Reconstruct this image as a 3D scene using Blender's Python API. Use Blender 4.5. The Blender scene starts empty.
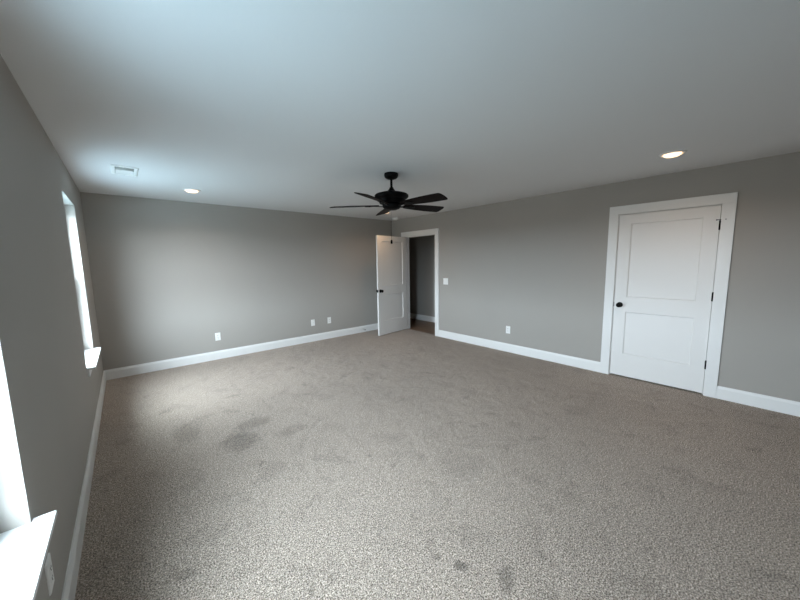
import bpy, bmesh, math, random
from mathutils import Vector, Matrix
random.seed(4)
C = bpy.context.scene.collection
PI = math.pi

# ------------------------------------------------------------------ measures (metres)
W, H = 5.015, 2.436          # room width (left wall x=0, right wall x=W), ceiling height; back wall y=0
YF = -7.6                   # unseen wall behind the camera, set far back to darken the room
BB, BT = 0.137, 0.015        # baseboard
CW, CT = 0.099, 0.018        # door casing
DH = 2.045                   # door opening height
HX = 6.07                    # far wall of the hallway

# ------------------------------------------------------------------ camera
F_PX, YAW, PITCH, ROLL = 317.64, 0.71267, 0.11981, 0.01623
cam_d = bpy.data.cameras.new('camera'); cam = bpy.data.objects.new('camera', cam_d); C.objects.link(cam)
cam_d.sensor_fit = 'HORIZONTAL'; cam_d.sensor_width = 36.0; cam_d.lens = F_PX / 800 * 36
cam_d.clip_start = 0.02
cy, sy, cp, sp, cr, sr = math.cos(YAW), math.sin(YAW), math.cos(PITCH), math.sin(PITCH), math.cos(ROLL), math.sin(ROLL)
r0 = Vector((cy, -sy, 0)); fw = Vector((sy*cp, cy*cp, -sp)); u0 = Vector((sy*sp, cy*sp, cp))
right = r0*cr - u0*sr; up = r0*sr + u0*cr
M = Matrix((right, up, -fw)).transposed().to_4x4(); M.translation = Vector((0.3196, -5.6862, 1.5093))
cam.matrix_world = M
bpy.context.scene.camera = cam

# ------------------------------------------------------------------ world: bright overcast day outside the windows
STRENGTH = 50.0
world = bpy.data.worlds.new('overcast_sky'); bpy.context.scene.world = world; world.use_nodes = True
nt = world.node_tree; nt.nodes.clear()
tc = nt.nodes.new('ShaderNodeTexCoord'); sep = nt.nodes.new('ShaderNodeSeparateXYZ')
mr = nt.nodes.new('ShaderNodeMapRange'); mr.inputs['From Min'].default_value = -1; mr.inputs['From Max'].default_value = 1
ramp = nt.nodes.new('ShaderNodeValToRGB'); bg = nt.nodes.new('ShaderNodeBackground'); wo = nt.nodes.new('ShaderNodeOutputWorld')
e = ramp.color_ramp.elements
def stop(z, rgb): n_ = e.new((z+1)/2); n_.color = (*[v/STRENGTH for v in rgb], 1)
e[0].position = 0.0; e[0].color = (*[v/STRENGTH for v in (5.0, 7.4, 9.4)], 1)
e[1].position = 1.0; e[1].color = (*[v/STRENGTH for v in (48, 56, 64)], 1)
stop(-0.55, (7.8, 11.2, 13.6)); stop(-0.32, (9.2, 12.0, 14.0)); stop(-0.20, (6.8, 6.8, 6.8)); stop(-0.01, (6.8, 6.6, 6.4)); stop(0.01, (42, 47.5, 55)); stop(0.30, (45, 50.5, 58))
nt.links.new(tc.outputs['Generated'], sep.inputs[0]); nt.links.new(sep.outputs['Z'], mr.inputs['Value'])
nt.links.new(mr.outputs[0], ramp.inputs[0]); nt.links.new(ramp.outputs[0], bg.inputs[0])
bg.inputs['Strength'].default_value = STRENGTH; nt.links.new(bg.outputs[0], wo.inputs[0])

LAMP_W = 3.0                 # each recessed light, watts
LAMP_C = (1.0, 0.62, 0.34)

# portals in the two window openings (they only guide the sampling of the sky)
WINS = [(-4.955, -4.090), (-1.868, -1.003)]
WZ0, WZ1 = 0.637, 2.132
for a, b in WINS:
    ld = bpy.data.lights.new('window_portal', 'AREA'); ld.shape = 'RECTANGLE'
    ld.size = WZ1 - WZ0; ld.size_y = b - a
    ld.cycles.is_portal = True
    lo = bpy.data.objects.new('window_portal', ld); C.objects.link(lo)
    lo.location = (-0.17, (a+b)/2, (WZ0+WZ1)/2); lo.rotation_euler = (0, -PI/2, 0)

sc = bpy.context.scene
sc.view_settings.view_transform = 'Standard'; sc.view_settings.look = 'None'
sc.view_settings.exposure = 0.0; sc.view_settings.gamma = 1.0; sc.view_settings.use_curve_mapping = False
sc.cycles.max_bounces = 12; sc.cycles.diffuse_bounces = 8

# ------------------------------------------------------------------ materials
def mat(name, col, rough=0.5, spec=0.5, metal=0.0):
    m = bpy.data.materials.new(name); m.use_nodes = True
    b = m.node_tree.nodes['Principled BSDF']
    b.inputs['Base Color'].default_value = (*col, 1); b.inputs['Roughness'].default_value = rough
    b.inputs['Specular IOR Level'].default_value = spec; b.inputs['Metallic'].default_value = metal
    return m, m.node_tree, b
def noise_bump(t, b, scale, strength, dist=0.001, detail=2, var=None, col=None):
    tc = t.nodes.new('ShaderNodeTexCoord'); n = t.nodes.new('ShaderNodeTexNoise'); n.inputs['Scale'].default_value = scale
    n.inputs['Detail'].default_value = detail
    bp = t.nodes.new('ShaderNodeBump'); bp.inputs['Strength'].default_value = strength; bp.inputs['Distance'].default_value = dist
    t.links.new(tc.outputs['Object'], n.inputs['Vector']); t.links.new(n.outputs['Fac'], bp.inputs['Height'])
    t.links.new(bp.outputs[0], b.inputs['Normal'])
    if var:
        n2 = t.nodes.new('ShaderNodeTexNoise'); n2.inputs['Scale'].default_value = var[0]
        mx = t.nodes.new('ShaderNodeMix'); mx.data_type = 'RGBA'
        mx.inputs[6].default_value = (*[v*(1-var[1]) for v in col], 1); mx.inputs[7].default_value = (*[min(1, v*(1+var[1])) for v in col], 1)
        t.links.new(tc.outputs['Object'], n2.inputs['Vector']); t.links.new(n2.outputs['Fac'], mx.inputs[0])
        t.links.new(mx.outputs[2], b.inputs['Base Color'])
WALLC = (0.380, 0.360, 0.332)
m_wall, t, b = mat('greige_wall_paint', WALLC, 0.75, 0.25); noise_bump(t, b, 220, 0.25, 0.0012, 3, (1.3, 0.03), WALLC)
m_ceil, t, b = mat('flat_ceiling_paint', (0.72, 0.72, 0.72), 0.9, 0.1); noise_bump(t, b, 160, 0.3, 0.0015, 3, (1.1, 0.02), (0.72, 0.72, 0.72))
m_trim, t, b = mat('white_trim_paint', (0.80, 0.80, 0.79), 0.35, 0.45); noise_bump(t, b, 90, 0.04, 0.0006)
m_door, t, b = mat('white_door_paint', (0.78, 0.77, 0.755), 0.4, 0.45); noise_bump(t, b, 120, 0.06, 0.0006)
m_plate, t, b = mat('white_plastic', (0.86, 0.86, 0.84), 0.3, 0.5); noise_bump(t, b, 200, 0.02, 0.0003)
m_vinyl, t, b = mat('white_vinyl', (0.85, 0.86, 0.86), 0.3, 0.5); noise_bump(t, b, 100, 0.02, 0.0003)
m_slot, t, b = mat('dark_recess', (0.012, 0.012, 0.012), 0.8, 0.2); noise_bump(t, b, 100, 0.1)
m_duct, t, b = mat('grey_duct_metal', (0.03, 0.032, 0.035), 0.6, 0.2); noise_bump(t, b, 60, 0.1)
m_black, t, b = mat('matte_black_metal', (0.0015, 0.0014, 0.0014), 0.5, 0.10); noise_bump(t, b, 150, 0.08, 0.0004)
m_steel, t, b = mat('screw_metal', (0.6, 0.6, 0.58), 0.35, 0.5, 0.9); noise_bump(t, b, 200, 0.05)
# fan blades: very dark walnut with a faint grain along the blade
m_blade, t, b = mat('dark_walnut_blade', (0.02, 0.014, 0.012), 0.6, 0.08)
tc = t.nodes.new('ShaderNodeTexCoord'); mp = t.nodes.new('ShaderNodeMapping'); mp.inputs['Scale'].default_value = (4, 90, 90)
nz = t.nodes.new('ShaderNodeTexNoise'); nz.inputs['Scale'].default_value = 1.5; nz.inputs['Detail'].default_value = 4
mx = t.nodes.new('ShaderNodeMix'); mx.data_type = 'RGBA'; mx.inputs[6].default_value = (0.003, 0.0022, 0.002, 1); mx.inputs[7].default_value = (0.012, 0.007, 0.006, 1)
t.links.new(tc.outputs['Object'], mp.inputs[0]); t.links.new(mp.outputs[0], nz.inputs['Vector']); t.links.new(nz.outputs['Fac'], mx.inputs[0]); t.links.new(mx.outputs[2], b.inputs['Base Color'])
# hallway wood planks
m_wood, t, b = mat('dark_wood_planks', (0.10, 0.06, 0.04), 0.4, 0.4)
tc = t.nodes.new('ShaderNodeTexCoord'); mp = t.nodes.new('ShaderNodeMapping'); mp.inputs['Rotation'].default_value = (0, 0, PI/2)
br = t.nodes.new('ShaderNodeTexBrick'); br.inputs['Scale'].default_value = 1; br.inputs['Brick Width'].default_value = 1.1; br.inputs['Row Height'].default_value = 0.15
br.inputs['Mortar Size'].default_value = 0.003; br.inputs['Color1'].default_value = (0.24, 0.14, 0.085, 1); br.inputs['Color2'].default_value = (0.36, 0.22, 0.14, 1); br.inputs['Mortar'].default_value = (0.02, 0.012, 0.01, 1)
mp2 = t.nodes.new('ShaderNodeMapping'); mp2.inputs['Scale'].default_value = (60, 3, 1)
nz = t.nodes.new('ShaderNodeTexNoise'); nz.inputs['Scale'].default_value = 1; nz.inputs['Detail'].default_value = 5
mx = t.nodes.new('ShaderNodeMix'); mx.data_type = 'RGBA'; mx.blend_type = 'MULTIPLY'; mx.inputs[0].default_value = 0.6
t.links.new(tc.outputs['Object'], mp.inputs[0]); t.links.new(mp.outputs[0], br.inputs['Vector']); t.links.new(tc.outputs['Object'], mp2.inputs[0]); t.links.new(mp2.outputs[0], nz.inputs['Vector'])
t.links.new(br.outputs['Color'], mx.inputs[6]); t.links.new(nz.outputs['Color'], mx.inputs[7]); t.links.new(mx.outputs[2], b.inputs['Base Color'])

# carpet: speckled beige cut pile with brushed patches and a few small dark marks
m_carpet, t, b = mat('beige_cut_pile_carpet', (0.33, 0.28, 0.24), 1.0, 0.05)
b.inputs['Sheen Weight'].default_value = 0.15
tc = t.nodes.new('ShaderNodeTexCoord')
def N(kind, **kw):
    n = t.nodes.new(kind)
    for a_, v in kw.items():
        if a_ in n.inputs: n.inputs[a_].default_value = v
        else: setattr(n, a_, v)
    return n
def math_(op, a_, b_):
    n = t.nodes.new('ShaderNodeMath'); n.operation = op
    for i, v in enumerate((a_, b_)):
        if isinstance(v, (int, float)): n.inputs[i].default_value = v
        else: t.links.new(v, n.inputs[i])
    return n.outputs[0]
def mrange(v, a0, a1, b0, b1, smooth=True):
    n = t.nodes.new('ShaderNodeMapRange'); n.interpolation_type = 'SMOOTHSTEP' if smooth else 'LINEAR'
    t.links.new(v, n.inputs['Value'])
    for nm, x in zip(('From Min', 'From Max', 'To Min', 'To Max'), (a0, a1, b0, b1)): n.inputs[nm].default_value = x
    return n.outputs[0]
fine = N('ShaderNodeTexNoise'); fine.inputs['Scale'].default_value = 145; fine.inputs['Detail'].default_value = 2.5; fine.inputs['Roughness'].default_value = 0.7
t.links.new(tc.outputs['Object'], fine.inputs['Vector'])
vor = N('ShaderNodeTexVoronoi'); vor.inputs['Scale'].default_value = 170
t.links.new(tc.outputs['Object'], vor.inputs['Vector'])
ramp = N('ShaderNodeValToRGB'); e = ramp.color_ramp.elements
e[0].position = 0.38; e[0].color = (0.085, 0.062, 0.045, 1); e[1].position = 0.645; e[1].color = (0.74, 0.62, 0.53, 1)
n_ = ramp.color_ramp.elements.new(0.5); n_.color = (0.36, 0.292, 0.240, 1)
t.links.new(fine.outputs['Fac'], ramp.inputs[0])
# brushed pile patches: uneven shading of the pile where it lies the other way
mid = N('ShaderNodeTexNoise'); mid.inputs['Scale'].default_value = 4.5; mid.inputs['Detail'].default_value = 5; mid.inputs['Roughness'].default_value = 0.62; mid.inputs['Distortion'].default_value = 0.5
t.links.new(tc.outputs['Object'], mid.inputs['Vector'])
patch = mrange(mid.outputs['Fac'], 0.35, 0.47, 0.87, 1.0)
big = N('ShaderNodeTexNoise'); big.inputs['Scale'].default_value = 0.7; big.inputs['Detail'].default_value = 2
t.links.new(tc.outputs['Object'], big.inputs['Vector'])
clump = N('ShaderNodeTexNoise'); clump.inputs['Scale'].default_value = 48; clump.inputs['Detail'].default_value = 2
t.links.new(tc.outputs['Object'], clump.inputs['Vector'])
fleck = N('ShaderNodeTexNoise'); fleck.inputs['Scale'].default_value = 9; fleck.inputs['Detail'].default_value = 3; fleck.inputs['Distortion'].default_value = 0.8
t.links.new(tc.outputs['Object'], fleck.inputs['Vector'])
patch = math_('MULTIPLY', patch, mrange(clump.outputs['Fac'], 0.3, 0.7, 0.78, 1.20, False))
patch = math_('MULTIPLY', patch, mrange(fleck.outputs['Fac'], 0.28, 0.38, 0.80, 1.0))
val = math_('MULTIPLY', patch, mrange(big.outputs['Fac'], 0.3, 0.7, 0.93, 1.06))
sepx = N('ShaderNodeSeparateXYZ'); t.links.new(tc.outputs['Object'], sepx.inputs[0])
jit = N('ShaderNodeTexNoise'); jit.inputs['Scale'].default_value = 28; t.links.new(tc.outputs['Object'], jit.inputs['Vector'])
jo = math_('MULTIPLY', math_('SUBTRACT', jit.outputs['Fac'], 0.5), 1.3)
for (x, y, rx, ry, d) in ((1.407, -4.693, .018, .018, .35),
                          (0.95, -2.83, .13, .17, .32), (1.12, -2.58, .16, .10, .28), (0.62, -2.35, .10, .22, .25), (1.35, -2.95, .14, .08, .2), (1.65, -3.75, .02, .02, .35), (3.05, -3.60, .09, .02, .25), (3.6, -2.2, .10, .03, .2),
                          (2.9, -1.3, .10, .03, .2), (1.15, -1.75, .10, .03, .22), (1.9, -2.0, .03, .05, .25), (2.6, -3.9, .03, .03, .2)):
    dx = math_('DIVIDE', math_('SUBTRACT', sepx.outputs['X'], x), rx); dy = math_('DIVIDE', math_('SUBTRACT', sepx.outputs['Y'], y), ry)
    r2 = math_('ADD', math_('SQRT', math_('ADD', math_('MULTIPLY', dx, dx), math_('MULTIPLY', dy, dy)), 0), jo)
    val = math_('MULTIPLY', val, mrange(r2, 0.55, 1.35, 1 - d, 1.0))
for (x, y, ang, ra, rb_, d) in ((1.456, -4.802, -62, .040, .028, .42), (1.565, -4.985, 30, .075, .034, .34)):   # scuffs turned on the floor
    ca, sa = math.cos(math.radians(ang)), math.sin(math.radians(ang))
    px_ = math_('SUBTRACT', sepx.outputs['X'], x); py_ = math_('SUBTRACT', sepx.outputs['Y'], y)
    dx = math_('DIVIDE', math_('ADD', math_('MULTIPLY', px_, ca), math_('MULTIPLY', py_, sa)), ra)
    dy = math_('DIVIDE', math_('SUBTRACT', math_('MULTIPLY', py_, ca), math_('MULTIPLY', px_, sa)), rb_)
    r2 = math_('ADD', math_('SQRT', math_('ADD', math_('MULTIPLY', dx, dx), math_('MULTIPLY', dy, dy)), 0), jo)
    val = math_('MULTIPLY', val, mrange(r2, 0.55, 1.35, 1 - d, 1.0))
mul = N('ShaderNodeMix', data_type='RGBA', blend_type='MULTIPLY'); mul.inputs[0].default_value = 1
cmb = N('ShaderNodeCombineColor')
for i in range(3): t.links.new(val, cmb.inputs[i])
t.links.new(ramp.outputs[0], mul.inputs[6]); t.links.new(cmb.outputs[0], mul.inputs[7]); t.links.new(mul.outputs[2], b.inputs['Base Color'])
bp = N('ShaderNodeBump'); bp.inputs['Strength'].default_value = 0.9; bp.inputs['Distance'].default_value = 0.006
hh = math_('ADD', fine.outputs['Fac'], math_('MULTIPLY', vor.outputs['Distance'], -0.5))
t.links.new(hh, bp.inputs['Height'])
lay = N('ShaderNodeBump'); lay.inputs['Strength'].default_value = 0.7; lay.inputs['Distance'].default_value = 0.03   # pile brushed into low swells
t.links.new(mid.outputs['Fac'], lay.inputs['Height']); t.links.new(lay.outputs[0], bp.inputs['Normal']); t.links.new(bp.outputs[0], b.inputs['Normal'])

# glass
m_glass = bpy.data.materials.new('window_glass'); m_glass.use_nodes = True; t = m_glass.node_tree; t.nodes.clear()
o_ = t.nodes.new('ShaderNodeOutputMaterial'); tr = t.nodes.new('ShaderNodeBsdfTransparent'); tr.inputs[0].default_value = (0.95, 0.98, 0.97, 1)
gl = t.nodes.new('ShaderNodeBsdfGlossy'); gl.inputs['Roughness'].default_value = 0.02; ms = t.nodes.new('ShaderNodeMixShader')
lw = t.nodes.new('ShaderNodeLayerWeight'); pw = t.nodes.new('ShaderNodeMath'); pw.operation = 'POWER'; pw.inputs[1].default_value = 5
fa = t.nodes.new('ShaderNodeMath'); fa.operation = 'MULTIPLY_ADD'; fa.inputs[1].default_value = 0.9; fa.inputs[2].default_value = 0.03; fa.use_clamp = True
t.links.new(lw.outputs['Facing'], pw.inputs[0]); t.links.new(pw.outputs[0], fa.inputs[0]); t.links.new(fa.outputs[0], ms.inputs[0]); t.links.new(tr.outputs[0], ms.inputs[1]); t.links.new(gl.outputs[0], ms.inputs[2]); t.links.new(ms.outputs[0], o_.inputs[0])
# lamp diffuser
m_lens = bpy.data.materials.new('lit_diffuser'); m_lens.use_nodes = True; t = m_lens.node_tree
b = t.nodes['Principled BSDF']; b.inputs['Base Color'].default_value = (0.9, 0.9, 0.88, 1)
b.inputs['Emission Color'].default_value = (*LAMP_C, 1); b.inputs['Emission Strength'].default_value = 2.4

# ------------------------------------------------------------------ mesh helpers
def box(bm, a, b, bev=0.0, seg=2):
    x0, y0, z0 = (min(p, q) for p, q in zip(a, b)); x1, y1, z1 = (max(p, q) for p, q in zip(a, b))
    vs = [bm.verts.new(p) for p in ((x0,y0,z0),(x1,y0,z0),(x1,y1,z0),(x0,y1,z0),(x0,y0,z1),(x1,y0,z1),(x1,y1,z1),(x0,y1,z1))]
    fs = [bm.faces.new([vs[i] for i in f]) for f in ((0,3,2,1),(4,5,6,7),(0,1,5,4),(1,2,6,5),(2,3,7,6),(3,0,4,7))]
    if bev > 0:
        es = {e for f in fs for e in f.edges}
        bmesh.ops.bevel(bm, geom=list(es), offset=bev, segments=seg, profile=0.5, affect='EDGES')
    return vs
def lathe(bm, prof, n=40, o=(0, 0, 0), axis='Z', caps=True):
    rings = []
    for r, z in prof:
        ring = []
        for i in range(n):
            a = 2*PI*i/n; p = (r*math.cos(a), r*math.sin(a), z)
            if axis == 'X': p = (z, p[0], p[1])
            if axis == 'Y': p = (p[1], z, p[0])
            ring.append(bm.verts.new((p[0]+o[0], p[1]+o[1], p[2]+o[2])))
        rings.append(ring)
    for A, B in zip(rings, rings[1:]):
        for i in range(n):
            bm.faces.new((A[i], A[(i+1) % n], B[(i+1) % n], B[i]))
    if caps:
        bm.faces.new(list(reversed(rings[0]))); bm.faces.new(rings[-1])
def sweep(bm, prof, p0, p1, nrm):
    """extrude a (depth, height) profile from p0 to p1; depth runs along nrm"""
    A = [bm.verts.new((p0[0]+nrm[0]*d, p0[1]+nrm[1]*d, p0[2]+h)) for d, h in prof]
    B = [bm.verts.new((p1[0]+nrm[0]*d, p1[1]+nrm[1]*d, p1[2]+h)) for d, h in prof]
    n = len(prof)
    for i in range(n): bm.faces.new((A[i], A[(i+1) % n], B[(i+1) % n], B[i]))
    bm.faces.new(list(reversed(A))); bm.faces.new(B)
def obj(name, bm, m, parent=None, smooth=False, loc=None):
    bmesh.ops.recalc_face_normals(bm, faces=bm.faces)
    me = bpy.data.meshes.new(name); bm.to_mesh(me); bm.free(); me.materials.append(m)
    o = bpy.data.objects.new(name, me); C.objects.link(o)
    if parent: o.parent = parent
    if loc: o.location = loc
    if smooth:
        for p in me.polygons: p.use_smooth = True
        mod = o.modifiers.new('split', 'EDGE_SPLIT'); mod.split_angle = math.radians(38)
    return o
def boxes(name, lst, m, parent=None, bev=0.0, loc=None):
    bm = bmesh.new()
    for a, b in lst: box(bm, a, b, bev)
    return obj(name, bm, m, parent, loc=loc)
def struct(o, label=None):
    o['kind'] = 'structure'
    if label: o['label'] = label
    return o
def empty(name, loc=(0, 0, 0), rz=0):
    o = bpy.data.objects.new(name, None); C.objects.link(o); o.location = loc; o.rotation_euler = (0, 0, rz); o.empty_display_size = 0.1
    return o
def tag(o, label, cat, group=None):
    o['label'] = label; o['category'] = cat
    if group: o['group'] = group
    return o

# ------------------------------------------------------------------ room shell
TL = 0.165; TR = 0.115
def wall_grid(name, fixed0, fixed1, axis, u_edges, z_edges, holes, m, parent=None):
    """wall slab with rectangular holes, one watertight-looking mesh; axis 'x' = wall normal along x"""
    bm = bmesh.new()
    def P(d, u, z): return (d, u, z) if axis == 'x' else (u, d, z)
    nu, nz_ = len(u_edges)-1, len(z_edges)-1
    solid = lambda i, j: 0 <= i < nu and 0 <= j < nz_ and not any(h[0]-1e-6 <= (u_edges[i]+u_edges[i+1])/2 <= h[1]+1e-6 and h[2] <= (z_edges[j]+z_edges[j+1])/2 <= h[3] for h in holes)
    cache = {}
    def V(d, i, j):
        kx = (d, i, j)
        if kx not in cache: cache[kx] = bm.verts.new(P(d, u_edges[i], z_edges[j]))
        return cache[kx]
    for i in range(nu):
        for j in range(nz_):
            if not solid(i, j): continue
            for d in (fixed0, fixed1): bm.faces.new((V(d, i, j), V(d, i+1, j), V(d, i+1, j+1), V(d, i, j+1)))
            for (ii, jj, a_, b_) in ((i-1, j, (i, j), (i, j+1)), (i+1, j, (i+1, j), (i+1, j+1)), (i, j-1, (i, j), (i+1, j)), (i, j+1, (i, j+1), (i+1, j+1))):
                if not solid(ii, jj): bm.faces.new((V(fixed0, *a_), V(fixed0, *b_), V(fixed1, *b_), V(fixed1, *a_)))
    return obj(name, bm, m, parent)
struct(wall_grid('wall_left', -TL, 0, 'x', [YF, WINS[0][0], WINS[0][1], WINS[1][0], WINS[1][1], 0.115], [0, WZ0-0.02, WZ1, H],
                 [(WINS[0][0], WINS[0][1], WZ0-0.02, WZ1), (WINS[1][0], WINS[1][1], WZ0-0.02, WZ1)], m_wall))
struct(boxes('wall_back', [((0, 0, 0), (W+TR, 0.115, H))], m_wall))
struct(boxes('wall_front', [((-TL, YF-0.115, 0), (HX+0.1, YF, H))], m_wall))
E1, E2 = -0.442, -1.3443     # entry door casing inner edges
K1, K2 = -4.425, -5.3314      # closet door casing inner edges
JR = 0.02
struct(wall_grid('wall_right', W, W+TR, 'x', [YF, K2-JR, K1+JR, E2-JR, E1+JR, 0.0], [0, DH+JR, H],
                 [(K2-JR, K1+JR, 0, DH+JR), (E2-JR, E1+JR, 0, DH+JR)], m_wall))
VX, VY, VIX, VIY = 0.416, -1.498, 0.070, 0.148
struct(boxes('ceiling', [((-TL, YF-0.115, H), (HX+0.1, VY-VIY, H+0.1)), ((-TL, VY+VIY, H), (HX+0.1, 2.3, H+0.1)),
                         ((-TL, VY-VIY, H), (VX-VIX, VY+VIY, H+0.1)), ((VX+VIX, VY-VIY, H), (HX+0.1, VY+VIY, H+0.1))], m_ceil))
struct(boxes('floor', [((-TL, YF-0.115, -0.1), (W+0.055, 0.115, 0))], m_carpet))
struct(boxes('floor_hallway', [((W+0.055, YF-0.115, -0.1), (HX+0.1, 2.3, -0.006))], m_wood))
struct(boxes('wall_hallway', [((HX, YF, -0.006), (HX+0.1, 2.3, H))], m_wall))
struct(boxes('wall_hallway_far_end', [((W+TR-0.1, 2.2, -0.006), (HX, 2.3, H))], m_wall))
struct(boxes('wall_hallway_side', [((W+0.015, 0.115, -0.006), (W+TR, 2.2, H))], m_wall))
struct(boxes('wall_closet', [((W+TR, -3.35, -0.006), (HX, -3.25, H))], m_wall))

prof = [(0, 0), (BT, 0), (BT, BB-0.028), (BT-0.003, BB-0.020), (0.008, BB-0.010), (0.006, BB), (0, BB)]
def base(name, runs, label=None):
    bm = bmesh.new()
    for p0, p1, n in runs: sweep(bm, prof, p0, p1, n)
    return struct(obj(name, bm, m_trim))
base('baseboard_left', [((0, YF, 0), (0, -BT, 0), (1, 0))])
base('baseboard_back', [((0, 0, 0), (W, 0, 0), (0, -1))])
base('baseboard_right', [((W, -BT, 0), (W, E1+CW, 0), (-1, 0)), ((W, E2-CW, 0), (W, K1+CW, 0), (-1, 0)), ((W, K2-CW, 0), (W, YF, 0), (-1, 0))])
base('baseboard_front', [((BT, YF, 0), (W-BT, YF, 0), (0, 1))])
base('baseboard_hallway', [((HX, 2.2, -0.006), (HX, -3.25, -0.006), (-1, 0))])

def casing(name, y1, y2):
    bm = bmesh.new(); e_ = 0.0015
    for x0, x1 in ((W-CT, W), (W+TR, W+TR+CT)):
        z0 = 0 if x0 < W else -0.006
        box(bm, (x0, y1, z0), (x1, y1+CW, DH), e_); box(bm, (x0, y2-CW, z0), (x1, y2, DH), e_)
        box(bm, (x0, y2-CW, DH), (x1, y1+CW, DH+CW), e_)
    j = -0.005   # the jamb stands 5 mm proud of the casing edge
    z0 = -0.006
    box(bm, (W, y1+j, z0), (W+TR, y1+JR, DH)); box(bm, (W, y2-j, z0), (W+TR, y2-JR, DH)); box(bm, (W, y2-JR, DH+j), (W+TR, y1+JR, DH+JR))
    s0, s1 = W+0.038, W+0.052    # door stop strip
    box(bm, (s0, y1+j-0.011, 0), (s1+0.02, y1+j, DH)); box(bm, (s0, y2-j+0.011, 0), (s1+0.02, y2-j, DH)); box(bm, (s0, y2-j, DH+j-0.011), (s1+0.02, y1+j, DH+j))
    return struct(obj(name, bm, m_trim))
casing('trim_1', E1, E2)
ct = casing('trim_2', K1, K2)
boxes('strike_plate', [((W-0.0035, K1-0.0062, 0.899), (W+0.028, K1-0.0050, 0.955)), ((W-0.0035, K1-0.0085, 0.905), (W-0.0005, K1-0.0050, 0.949))], m_black, ct)

# ------------------------------------------------------------------ doors
def slab_mesh(width, z0=0.0, z1=2.016, t=0.035, stile=0.125):
    """slab in local space: hinge edge at y=0, runs to y=-width, faces at x=0 and x=t; two sunk panels"""
    bm = bmesh.new()
    ys = [0, -stile, -(width-stile), -width]; zs = [z0, 0.285, 0.825, 1.010, 1.905, z1]
    def face(x, sgn):
        dep = 0.012*sgn; bw = 0.009
        for i in range(3):
            for j in range(5):
                a0, a1, b0, b1 = ys[i], ys[i+1], zs[j], zs[j+1]
                if i == 1 and j in (1, 3):
                    outer = [(x, a0, b0), (x, a1, b0), (x, a1, b1), (x, a0, b1)]
                    st = [(x+dep*0.35, 0.001), (x+dep*0.5, bw*0.5), (x+dep, bw)]
                    rings = [[bm.verts.new(p) for p in outer]]
                    for xx, w_ in st: rings.append([bm.verts.new(p) for p in ((xx, a0-w_, b0+w_), (xx, a1+w_, b0+w_), (xx, a1+w_, b1-w_), (xx, a0-w_, b1-w_))])
                    for A, B in zip(rings, rings[1:]):
                        for q in range(4): bm.faces.new((A[q], A[(q+1) % 4], B[(q+1) % 4], B[q]))
                    bm.faces.new(rings[-1])
                else:
                    bm.faces.new([bm.verts.new(p) for p in ((x, a0, b0), (x, a1, b0), (x, a1, b1), (x, a0, b1))])
    face(0, 1); face(t, -1)
    for a0 in (0, -width): bm.faces.new([bm.verts.new(p) for p in ((0, a0, z0), (t, a0, z0), (t, a0, z1), (0, a0, z1))])
    for b0 in (z0, z1): bm.faces.new([bm.verts.new(p) for p in ((0, 0, b0), (t, 0, b0), (t, -width, b0), (0, -width, b0))])
    bmesh.ops.remove_doubles(bm, verts=bm.verts, dist=1e-5)
    return bm

def knob(parent, x, y, z, s):
    """s=-1: knob on the x=0 face, s=+1: on the far face"""
    bm = bmesh.new()
    pr = [(0.001, 0), (0.033, 0), (0.033, 0.004), (0.029, 0.009), (0.013, 0.012), (0.011, 0.028), (0.016, 0.034), (0.026, 0.041), (0.0295, 0.050), (0.027, 0.060), (0.016, 0.067), (0.001, 0.068)]
    lathe(bm, [(r, s*d) for r, d in pr], 32, axis='X')
    return obj('door_knob', bm, m_black, parent, True, (x, y, z))
def make_door(name, loc, rz, sgn, width, zgap, hinge_z, pin_stop=None):
    """local space: hinge pin on the z axis, slab runs along y*sgn, room face towards -x"""
    root = empty(name, loc, rz); root['kind'] = 'structure'
    off, gy = 0.005, 0.0020
    def fl(bm):
        if sgn > 0:
            for v in bm.verts: v.co.y = -v.co.y
        return bm
    obj('door_slab', fl(slab_mesh(width)), m_door, root, loc=(off, sgn*gy, zgap))
    zk = 0.927; yk = sgn*(gy+width-0.062)
    knob(root, off, yk, zk, -1); knob(root, off+0.035, yk, zk, 1)
    bm = bmesh.new(); ye = -(gy+width)
    box(bm, (off+0.004, ye-0.0012, zk-0.028), (off+0.031, ye+0.001, zk+0.028)); box(bm, (off-0.0006, ye-0.0016, zk-0.026), (off+0.024, ye+0.001, zk+0.026))
    obj('latch_plate', fl(bm), m_black, root)
    for i, hz in enumerate(hinge_z):
        bm = bmesh.new()
        lathe(bm, [(0.001, -0.050), (0.004, -0.049), (0.0075, -0.045), (0.0075, -0.015), (0.0066, -0.0145), (0.0075, -0.014), (0.0075, 0.014), (0.0066, 0.0145), (0.0075, 0.015), (0.0075, 0.045), (0.004, 0.049), (0.001, 0.050)], 16)
        box(bm, (0.002, -0.0030, -0.044), (0.034, -0.0004, 0.044))
        h = obj('hinge', fl(bm), m_black, root, True, (0, 0, hz))
        if pin_stop == i:
            bm = bmesh.new()
            lathe(bm, [(0.001, 0.052), (0.010, 0.053), (0.010, 0.058), (0.001, 0.059)], 16)
            lathe(bm, [(0.004, 0.0), (0.004, 0.036), (0.008, 0.037), (0.008, 0.046)], 12, o=(-0.006, 0, 0.0555), axis='Y')
            lathe(bm, [(0.003, 0.0), (0.003, -0.022), (0.007, -0.023), (0.007, -0.029)], 12, o=(-0.006, 0, 0.0555), axis='Y')
            obj('hinge_pin_stop', fl(bm), m_black, h, True)
    return root
HZ = (1.831, 1.087, 0.342)
make_door('door_1', (W-0.005, E1-0.005-0.0015, 0), math.radians(-82), -1, 0.886, 0.018, HZ)         # entry door, standing open into the room
make_door('door_2', (W-0.005, K2+0.005+0.0020, 0), 0, 1, 0.8880, 0.018, HZ, 0)                      # closet door, shut

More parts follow.
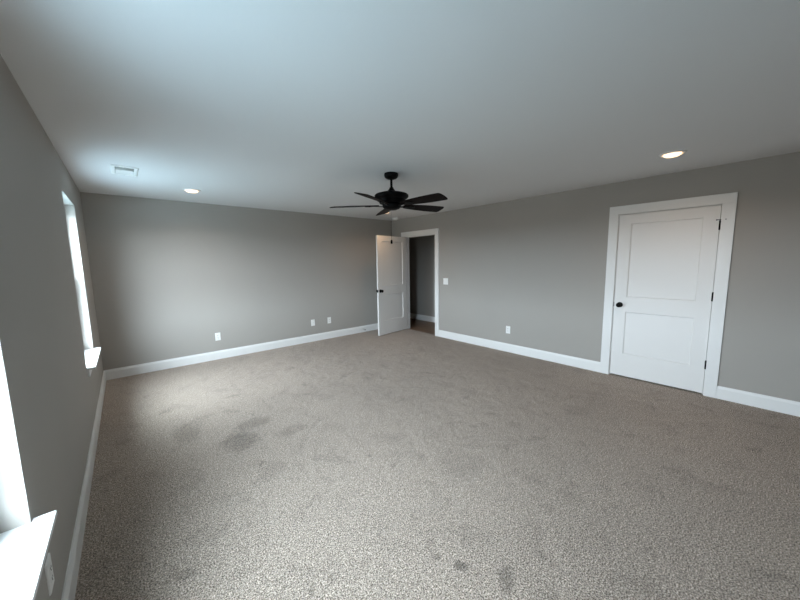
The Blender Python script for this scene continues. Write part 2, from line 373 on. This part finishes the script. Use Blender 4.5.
# ------------------------------------------------------------------ windows
def make_window(name, y0, y1, xd=-0.078):
    root = empty(name, (0, (y0+y1)/2, WZ0)); root['kind'] = 'structure'
    w = (y1-y0)/2; h = WZ1-WZ0
    fx0, fx1 = -TL+0.005, xd
    bm = bmesh.new()
    for a, b in (((fx0, -w, 0), (fx1, -w+0.035, h)), ((fx0, w-0.035, 0), (fx1, w, h)), ((fx0, -w, h-0.035), (fx1, w, h)), ((fx0, -w, 0), (fx1, w, 0.035))):
        box(bm, a, b, 0.002)
    obj('window_frame', bm, m_vinyl, root)
    mz = h*0.5
    def sash(nm, x0, x1, z0, z1):
        bm = bmesh.new(); iw = w-0.036; r = 0.042
        for a, b in (((x0, -iw, z0), (x1, -iw+r, z1)), ((x0, iw-r, z0), (x1, iw, z1)), ((x0, -iw+r, z0), (x1, iw-r, z0+r)), ((x0, -iw+r, z1-r), (x1, iw-r, z1))):
            box(bm, a, b, 0.003)
        s = obj(nm, bm, m_vinyl, root)
        xm = (x0+x1)/2
        boxes('glass_pane', [((xm-0.003, -iw+r-0.004, z0+r-0.004), (xm+0.003, iw-r+0.004, z1-r+0.004))], m_glass, s)
        return s
    lo = sash('window_sash', xd-0.034, xd-0.004, 0.036, mz+0.022)
    sash('window_sash', xd-0.068, xd-0.038, mz-0.022, h-0.036)
    bm = bmesh.new(); lathe(bm, [(0.001, 0), (0.016, 0), (0.016, 0.008), (0.001, 0.009)], 16, o=(xd-0.020, 0, mz+0.022)); box(bm, (xd-0.026, -0.03, mz+0.030), (xd-0.012, 0.03, mz+0.038), 0.003)
    obj('sash_lock', bm, m_vinyl, lo)
    # stool with horns, nosed front edge
    bm = bmesh.new(); hn = 0.0256; px = 0.059
    box(bm, (xd+0.001, -w+0.0005, -0.0195), (0.0005, w-0.0005, 0.0), 0.0); box(bm, (0.0005, -w-hn, -0.0195), (px, w+hn, 0.0), 0.003, 3)
    obj('window_sill', bm, m_trim, root)
    bm = bmesh.new(); box(bm, (0.0005, -w-0.005, -0.085), (0.016, w+0.005, -0.0195), 0.0015)
    obj('window_apron', bm, m_trim, root)
    return root
make_window('window_1', *WINS[0]); make_window('window_2', *WINS[1])

# ------------------------------------------------------------------ recessed lights
def downlight(loc, label):
    root = empty('recessed_light', loc); tag(root, label, 'ceiling light', 'recessed lights in the ceiling')
    bm = bmesh.new()
    lathe(bm, [(0.072, 0.0), (0.076, -0.010), (0.082, -0.013), (0.096, -0.005), (0.098, -0.0005), (0.098, 0.0)], 48, caps=False)
    obj('trim_ring', bm, m_trim, root, True)
    bm = bmesh.new()
    lathe(bm, [(0.001, -0.030), (0.030, -0.029), (0.050, -0.025), (0.062, -0.016), (0.066, -0.006), (0.066, -0.001)], 40)
    obj('lens', bm, m_lens, root, True)
    bm = bmesh.new(); lathe(bm, [(0.066, -0.0006), (0.0735, -0.0006)], 40, caps=False); obj('seal_groove', bm, m_slot, root)
    ld = bpy.data.lights.new('lamp', 'AREA'); ld.shape = 'DISK'; ld.size = 0.11; ld.energy = LAMP_W; ld.color = LAMP_C; ld.spread = math.radians(150)
    lo = bpy.data.objects.new('lamp', ld); C.objects.link(lo); lo.parent = root; lo.location = (0, 0, -0.0320)
    return root
downlight((1.053, -0.915, H), 'lit round recessed light in the ceiling near the left end of the back wall')
downlight((4.138, -5.042, H), 'lit round recessed light in the ceiling near the closed white door on the right')
downlight((4.112, -0.915, H), 'lit round recessed light near the open door, mostly hidden behind the ceiling fan')
#downlight((1.053, -5.050, H), 'lit round recessed light overhead near the closer window')

# ------------------------------------------------------------------ smoke detector
sd = empty('smoke_detector', (4.80, -0.39, H)); tag(sd, 'round white smoke detector on the ceiling in the far corner above the open door', 'smoke detector')
bm = bmesh.new(); lathe(bm, [(0.001, 0), (0.068, 0), (0.068, -0.010), (0.001, -0.010)], 40); obj('mounting_base', bm, m_plate, sd, True)
bm = bmesh.new(); lathe(bm, [(0.001, -0.010), (0.062, -0.010), (0.062, -0.022), (0.054, -0.034), (0.030, -0.040), (0.001, -0.041)], 40); obj('cover', bm, m_plate, sd, True)
bm = bmesh.new(); lathe(bm, [(0.001, -0.040), (0.011, -0.041), (0.011, -0.044), (0.001, -0.045)], 20, o=(0.022, 0, 0)); obj('test_button', bm, m_plate, sd, True)

# ------------------------------------------------------------------ ceiling air register
av = empty('air_vent', (0.416, -1.498, H)); tag(av, 'white rectangular air supply vent with a dark slot in the ceiling by the left wall', 'air vent')
bm = bmesh.new()
hx, hy, ix, iy, zt = 0.102, 0.182, 0.070, 0.148, -0.009
def ringpts(x, y, z): return [bm.verts.new(p) for p in ((-x, -y, z), (x, -y, z), (x, y, z), (-x, y, z))]
rs = [ringpts(hx, hy, 0), ringpts(hx, hy, -0.003), ringpts(hx-0.010, hy-0.010, zt), ringpts(ix+0.004, iy+0.004, zt), ringpts(ix, iy, zt+0.003), ringpts(ix, iy, -0.0008)]
for A, B in zip(rs, rs[1:]):
    for q in range(4): bm.faces.new((A[q], A[(q+1) % 4], B[(q+1) % 4], B[q]))
obj('vent_frame', bm, m_plate, av)
bm = bmesh.new(); rb = [ringpts(ix-0.001, iy-0.001, z_) for z_ in (-0.0008, 0.12)]
for q in range(4): bm.faces.new((rb[0][q], rb[0][(q+1) % 4], rb[1][(q+1) % 4], rb[1][q]))
bm.faces.new(rb[1]); obj('duct_boot', bm, m_duct, av)
bm = bmesh.new()
n = 16; pit = 2*iy/n
for i in range(n):
    y = -iy + (i+0.5)*pit
    if i == 7: box(bm, (-ix+0.001, y-0.007, zt), (ix-0.001, y+0.007, zt+0.003)); continue
    tilt = 0.0125 if i < 7 else -0.0085
    if i in (0, n-1): tilt *= 0.65
    x_ = ix-0.0015
    v = [bm.verts.new(p) for p in ((-x_, y-tilt, zt+0.001), (x_, y-tilt, zt+0.001), (x_, y+tilt, zt+0.016), (-x_, y+tilt, zt+0.016))]
    w_ = [bm.verts.new((p.co.x, p.co.y+0.0009, p.co.z)) for p in v]
    bm.faces.new(v); bm.faces.new(w_[::-1])
    for q in range(4): bm.faces.new((v[q], v[(q+1) % 4], w_[(q+1) % 4], w_[q]))
obj('louvre_blades', bm, m_plate, av)
for yy in (-0.166, 0.166):
    bm = bmesh.new(); lathe(bm, [(0.001, zt-0.0015), (0.004, zt-0.001), (0.004, zt+0.001), (0.001, zt+0.001)], 12, o=(0, yy, 0)); obj('screw', bm, m_steel, av, True)

# ------------------------------------------------------------------ outlets, switch
def plate_mesh(w, h, th=0.006):
    bm = bmesh.new()
    st = [(0, 0), (0.0005, th*0.55), (0.0035, th), ]
    rings = [[bm.verts.new(p) for p in ((-w/2+i, -d, -h/2+i), (w/2-i, -d, -h/2+i), (w/2-i, -d, h/2-i), (-w/2+i, -d, h/2-i))] for i, d in st]
    for A, B in zip(rings, rings[1:]):
        for q in range(4): bm.faces.new((A[q], A[(q+1) % 4], B[(q+1) % 4], B[q]))
    bm.faces.new(rings[0][::-1]); bm.faces.new(rings[-1])
    return bm
def screw(root, x, z, y=-0.006):
    bm = bmesh.new(); lathe(bm, [(0.001, 0.0), (0.0035, 0.0), (0.0030, -0.0012), (0.001, -0.0014)], 12, axis='Y', o=(x, y, z)); obj('screw', bm, m_plate, root, True)
def outlet(loc, rz, label, w=0.076, h=0.124):
    """local: plate on the y=0 plane facing -y"""
    r = empty('wall_outlet', loc, rz); tag(r, label, 'outlet', 'wall outlets')
    obj('cover_plate', plate_mesh(w, h), m_plate, r)
    for dz in (-0.0205, 0.0205):
        bm = bmesh.new()
        lathe(bm, [(0.001, 0), (0.0172, 0), (0.0168, -0.0018), (0.001, -0.0020)], 28, axis='Y')
        for v in bm.verts: v.co.z = max(-0.0135, min(0.0135, v.co.z))
        s = obj('socket', bm, m_plate, r, loc=(0, -0.006, dz))
        boxes('socket_slots', [((-0.0075, -0.0026, -0.001), (-0.0050, -0.0012, 0.008)), ((0.0050, -0.0026, 0.0), (0.0072, -0.0012, 0.0075)), ((-0.002, -0.0026, -0.0095), (0.002, -0.0012, -0.005))], m_slot, s)
    screw(r, 0, 0)
    return r
outlet((1.366, 0, 0.366), 0, 'white duplex outlet low on the back wall, left of the other two')
outlet((3.348, 0, 0.366), 0, 'white duplex outlet low on the back wall, nearest the open door')
outlet((W, -2.963, 0.368), -PI/2, 'white duplex outlet low on the right wall between the doorway and the closed door')
outlet((0, -3.985, 0.350), PI/2, 'white outlet on the left wall just beneath the closer window sill')
r = empty('cable_outlet', (2.998, 0, 0.366)); tag(r, 'plain white wall plate low on the back wall, between the two outlets', 'wall plate')
obj('cover_plate', plate_mesh(0.076, 0.124), m_plate, r)
bm = bmesh.new(); lathe(bm, [(0.006, 0), (0.006, -0.003), (0.0045, -0.003), (0.0045, -0.010), (0.001, -0.010)], 12, axis='Y', o=(0, -0.006, 0)); obj('cable_jack', bm, m_steel, r, True)
screw(r, 0, 0.042); screw(r, 0, -0.042)
r = empty('light_switch', (W, -1.616, 1.118), -PI/2); tag(r, 'white double rocker light switch on the right wall beside the open doorway', 'light switch')
obj('cover_plate', plate_mesh(0.118, 0.124), m_plate, r)
for x in (-0.023, 0.023):
    bm = bmesh.new()
    vs = [bm.verts.new(p) for p in ((x-0.0165, 0, -0.033), (x+0.0165, 0, -0.033), (x+0.0165, 0, 0.033), (x-0.0165, 0, 0.033), (x-0.0155, -0.0055, -0.032), (x+0.0155, -0.0055, -0.032), (x+0.0155, -0.0015, 0.032), (x-0.0155, -0.0015, 0.032), (x-0.0155, -0.0022, 0.0), (x+0.0155, -0.0022, 0.0))]
    for f in ((0,1,2,3), (4,5,9,8), (8,9,6,7), (0,1,5,4), (2,3,7,6), (1,2,6,9,5), (0,3,7,8,4)): bm.faces.new([vs[i] for i in f])
    obj('rocker', bm, m_plate, r, loc=(0, -0.006, 0))
    for z in (-0.048, 0.048): screw(r, x, z)

# ------------------------------------------------------------------ door stop on the back baseboard
r = empty('door_stop', (4.15, -BT, 0.062)); tag(r, 'small door stop with a black tip on the back baseboard behind the open door', 'door stop')
bm = bmesh.new(); lathe(bm, [(0.001, 0), (0.013, 0), (0.013, -0.003), (0.006, -0.006), (0.001, -0.006)], 20, axis='Y'); obj('mounting_base', bm, m_steel, r, True)
bm = bmesh.new(); pr = [(0.001, -0.006)]
for i in range(14): pr += [(0.0062, -0.0065-i*0.004), (0.0048, -0.0085-i*0.004)]
lathe(bm, pr+[(0.001, -0.062)], 14, axis='Y'); obj('spring', bm, m_steel, r, True)
bm = bmesh.new(); lathe(bm, [(0.001, -0.061), (0.009, -0.061), (0.010, -0.066), (0.009, -0.078), (0.001, -0.080)], 18, axis='Y'); obj('rubber_tip', bm, m_black, r, True)

# ------------------------------------------------------------------ ceiling fan
fan = empty('ceiling_fan', (2.548, -2.998, H)); tag(fan, 'black five blade ceiling fan hanging on a short rod in the middle of the ceiling', 'ceiling fan')
bm = bmesh.new(); lathe(bm, [(0.001, 0), (0.072, 0), (0.074, -0.006), (0.074, -0.024), (0.069, -0.038), (0.055, -0.051), (0.030, -0.060), (0.016, -0.062), (0.001, -0.062)], 40); obj('canopy', bm, m_black, fan, True)
bm = bmesh.new(); lathe(bm, [(0.0127, -0.058), (0.0127, -0.165)], 20); obj('downrod', bm, m_black, fan, True)
bm = bmesh.new(); lathe(bm, [(0.001, -0.142), (0.020, -0.142), (0.024, -0.154), (0.040, -0.176), (0.050, -0.190), (0.001, -0.191)], 28); obj('coupling_cover', bm, m_black, fan, True)
bm = bmesh.new(); lathe(bm, [(0.001, -0.190), (0.070, -0.192), (0.130, -0.203), (0.168, -0.214), (0.180, -0.224), (0.180, -0.240), (0.170, -0.254), (0.145, -0.270), (0.138, -0.290), (0.128, -0.308), (0.001, -0.310)], 56); obj('motor_housing', bm, m_black, fan, True)
bm = bmesh.new(); lathe(bm, [(0.001, -0.308), (0.098, -0.308), (0.102, -0.318), (0.098, -0.345), (0.082, -0.362), (0.050, -0.374), (0.001, -0.377)], 36); obj('switch_housing', bm, m_black, fan, True)
ZB = -0.326
def blade_mesh():
    bm = bmesh.new(); L0, L1 = 0.140, 0.668
    n = 24; top, bot = [], []
    for i in range(n+1):
        s = i/n; x = L0+(L1-0.030-L0)*s
        hw = 0.046 + 0.032*math.sin(min(1, s*1.15)*PI/2)
        if s < 0.12: hw *= 0.60+0.40*math.sin(s/0.12*PI/2)
        top.append((x, hw)); bot.append((x, -hw))
    tip = [(L1-0.018, 0.0765), (L1-0.008, 0.068), (L1-0.002, 0.050), (L1, 0.0), (L1-0.003, -0.045), (L1-0.010, -0.064), (L1-0.020, -0.0745)]
    pts = top + tip + bot[::-1]
    T = [bm.verts.new((x, y, 0.003)) for x, y in pts]; B = [bm.verts.new((x, y, -0.003)) for x, y in pts]
    bm.faces.new(T); bm.faces.new(B[::-1])
    for i in range(len(pts)): j = (i+1) % len(pts); bm.faces.new((T[i], B[i], B[j], T[j]))
    return bm
def iron_mesh():
    bm = bmesh.new()
    P = [(0.085, 0.014), (0.14, 0.013), (0.19, 0.017), (0.225, 0.034), (0.262, 0.036), (0.285, 0.018), (0.292, 0.0)]
    P = P + [(x, -y) for x, y in P[-2::-1]]
    zf = lambda x: -0.0065 if x > 0.19 else -0.0065-0.006*(0.19-x)/0.1
    T = [bm.verts.new((x, y, zf(x)+0.0030)) for x, y in P]; B = [bm.verts.new((x, y, zf(x)-0.003)) for x, y in P]
    n = len(P)
    for i in range(n): j = (i+1) % n; bm.faces.new((T[i], B[i], B[j], T[j]))
    h = n//2
    for i in range(h):
        if i == h-1: bm.faces.new((T[i], T[i+1], T[i+2])); bm.faces.new((B[i+2], B[i+1], B[i]))
        else: bm.faces.new((T[i], T[i+1], T[n-2-i], T[n-1-i])); bm.faces.new((B[n-1-i], B[n-2-i], B[i+1], B[i]))
    for x, y in ((0.235, 0.018), (0.235, -0.018), (0.272, 0)):
        lathe(bm, [(0.001, -0.0125), (0.005, -0.012), (0.0055, -0.0095), (0.001, -0.0095)], 10, o=(x, y, 0))
    return bm
PITCHB = math.radians(13.5)
b0 = obj('blade', blade_mesh(), m_blade, fan); i0 = obj('blade_bracket', iron_mesh(), m_black, fan)
for k in range(5):
    bl, ir = (b0, i0) if k == 0 else (b0.copy(), i0.copy())
    if k: C.objects.link(bl); C.objects.link(ir); bl.parent = fan; ir.parent = fan
    az = math.radians(206+72*k)
    R = Matrix.Rotation(az, 4, 'Z') @ Matrix.Rotation(-PITCHB, 4, 'X')
    R.translation = (0, 0, ZB)
    bl.matrix_local = R.copy(); ir.matrix_local = R.copy()
# pull chain of small beads with a wooden pendant, hanging from the switch housing
bm = bmesh.new(); cx_, cy_ = -0.035, -0.028
z = -0.372
while z > -0.694:
    lathe(bm, [(0.0007, z), (0.0019, z-0.0018), (0.0019, z-0.0030), (0.0007, z-0.0048)], 6, o=(cx_, cy_, 0), caps=False); z -= 0.0048
ch = obj('pull_chain', bm, m_black, fan, True)
bm = bmesh.new(); lathe(bm, [(0.001, -0.692), (0.006, -0.693), (0.0105, -0.702), (0.0110, -0.722), (0.0095, -0.734), (0.001, -0.736)], 18, o=(cx_, cy_, 0)); obj('chain_pendant', bm, m_blade, ch, True)
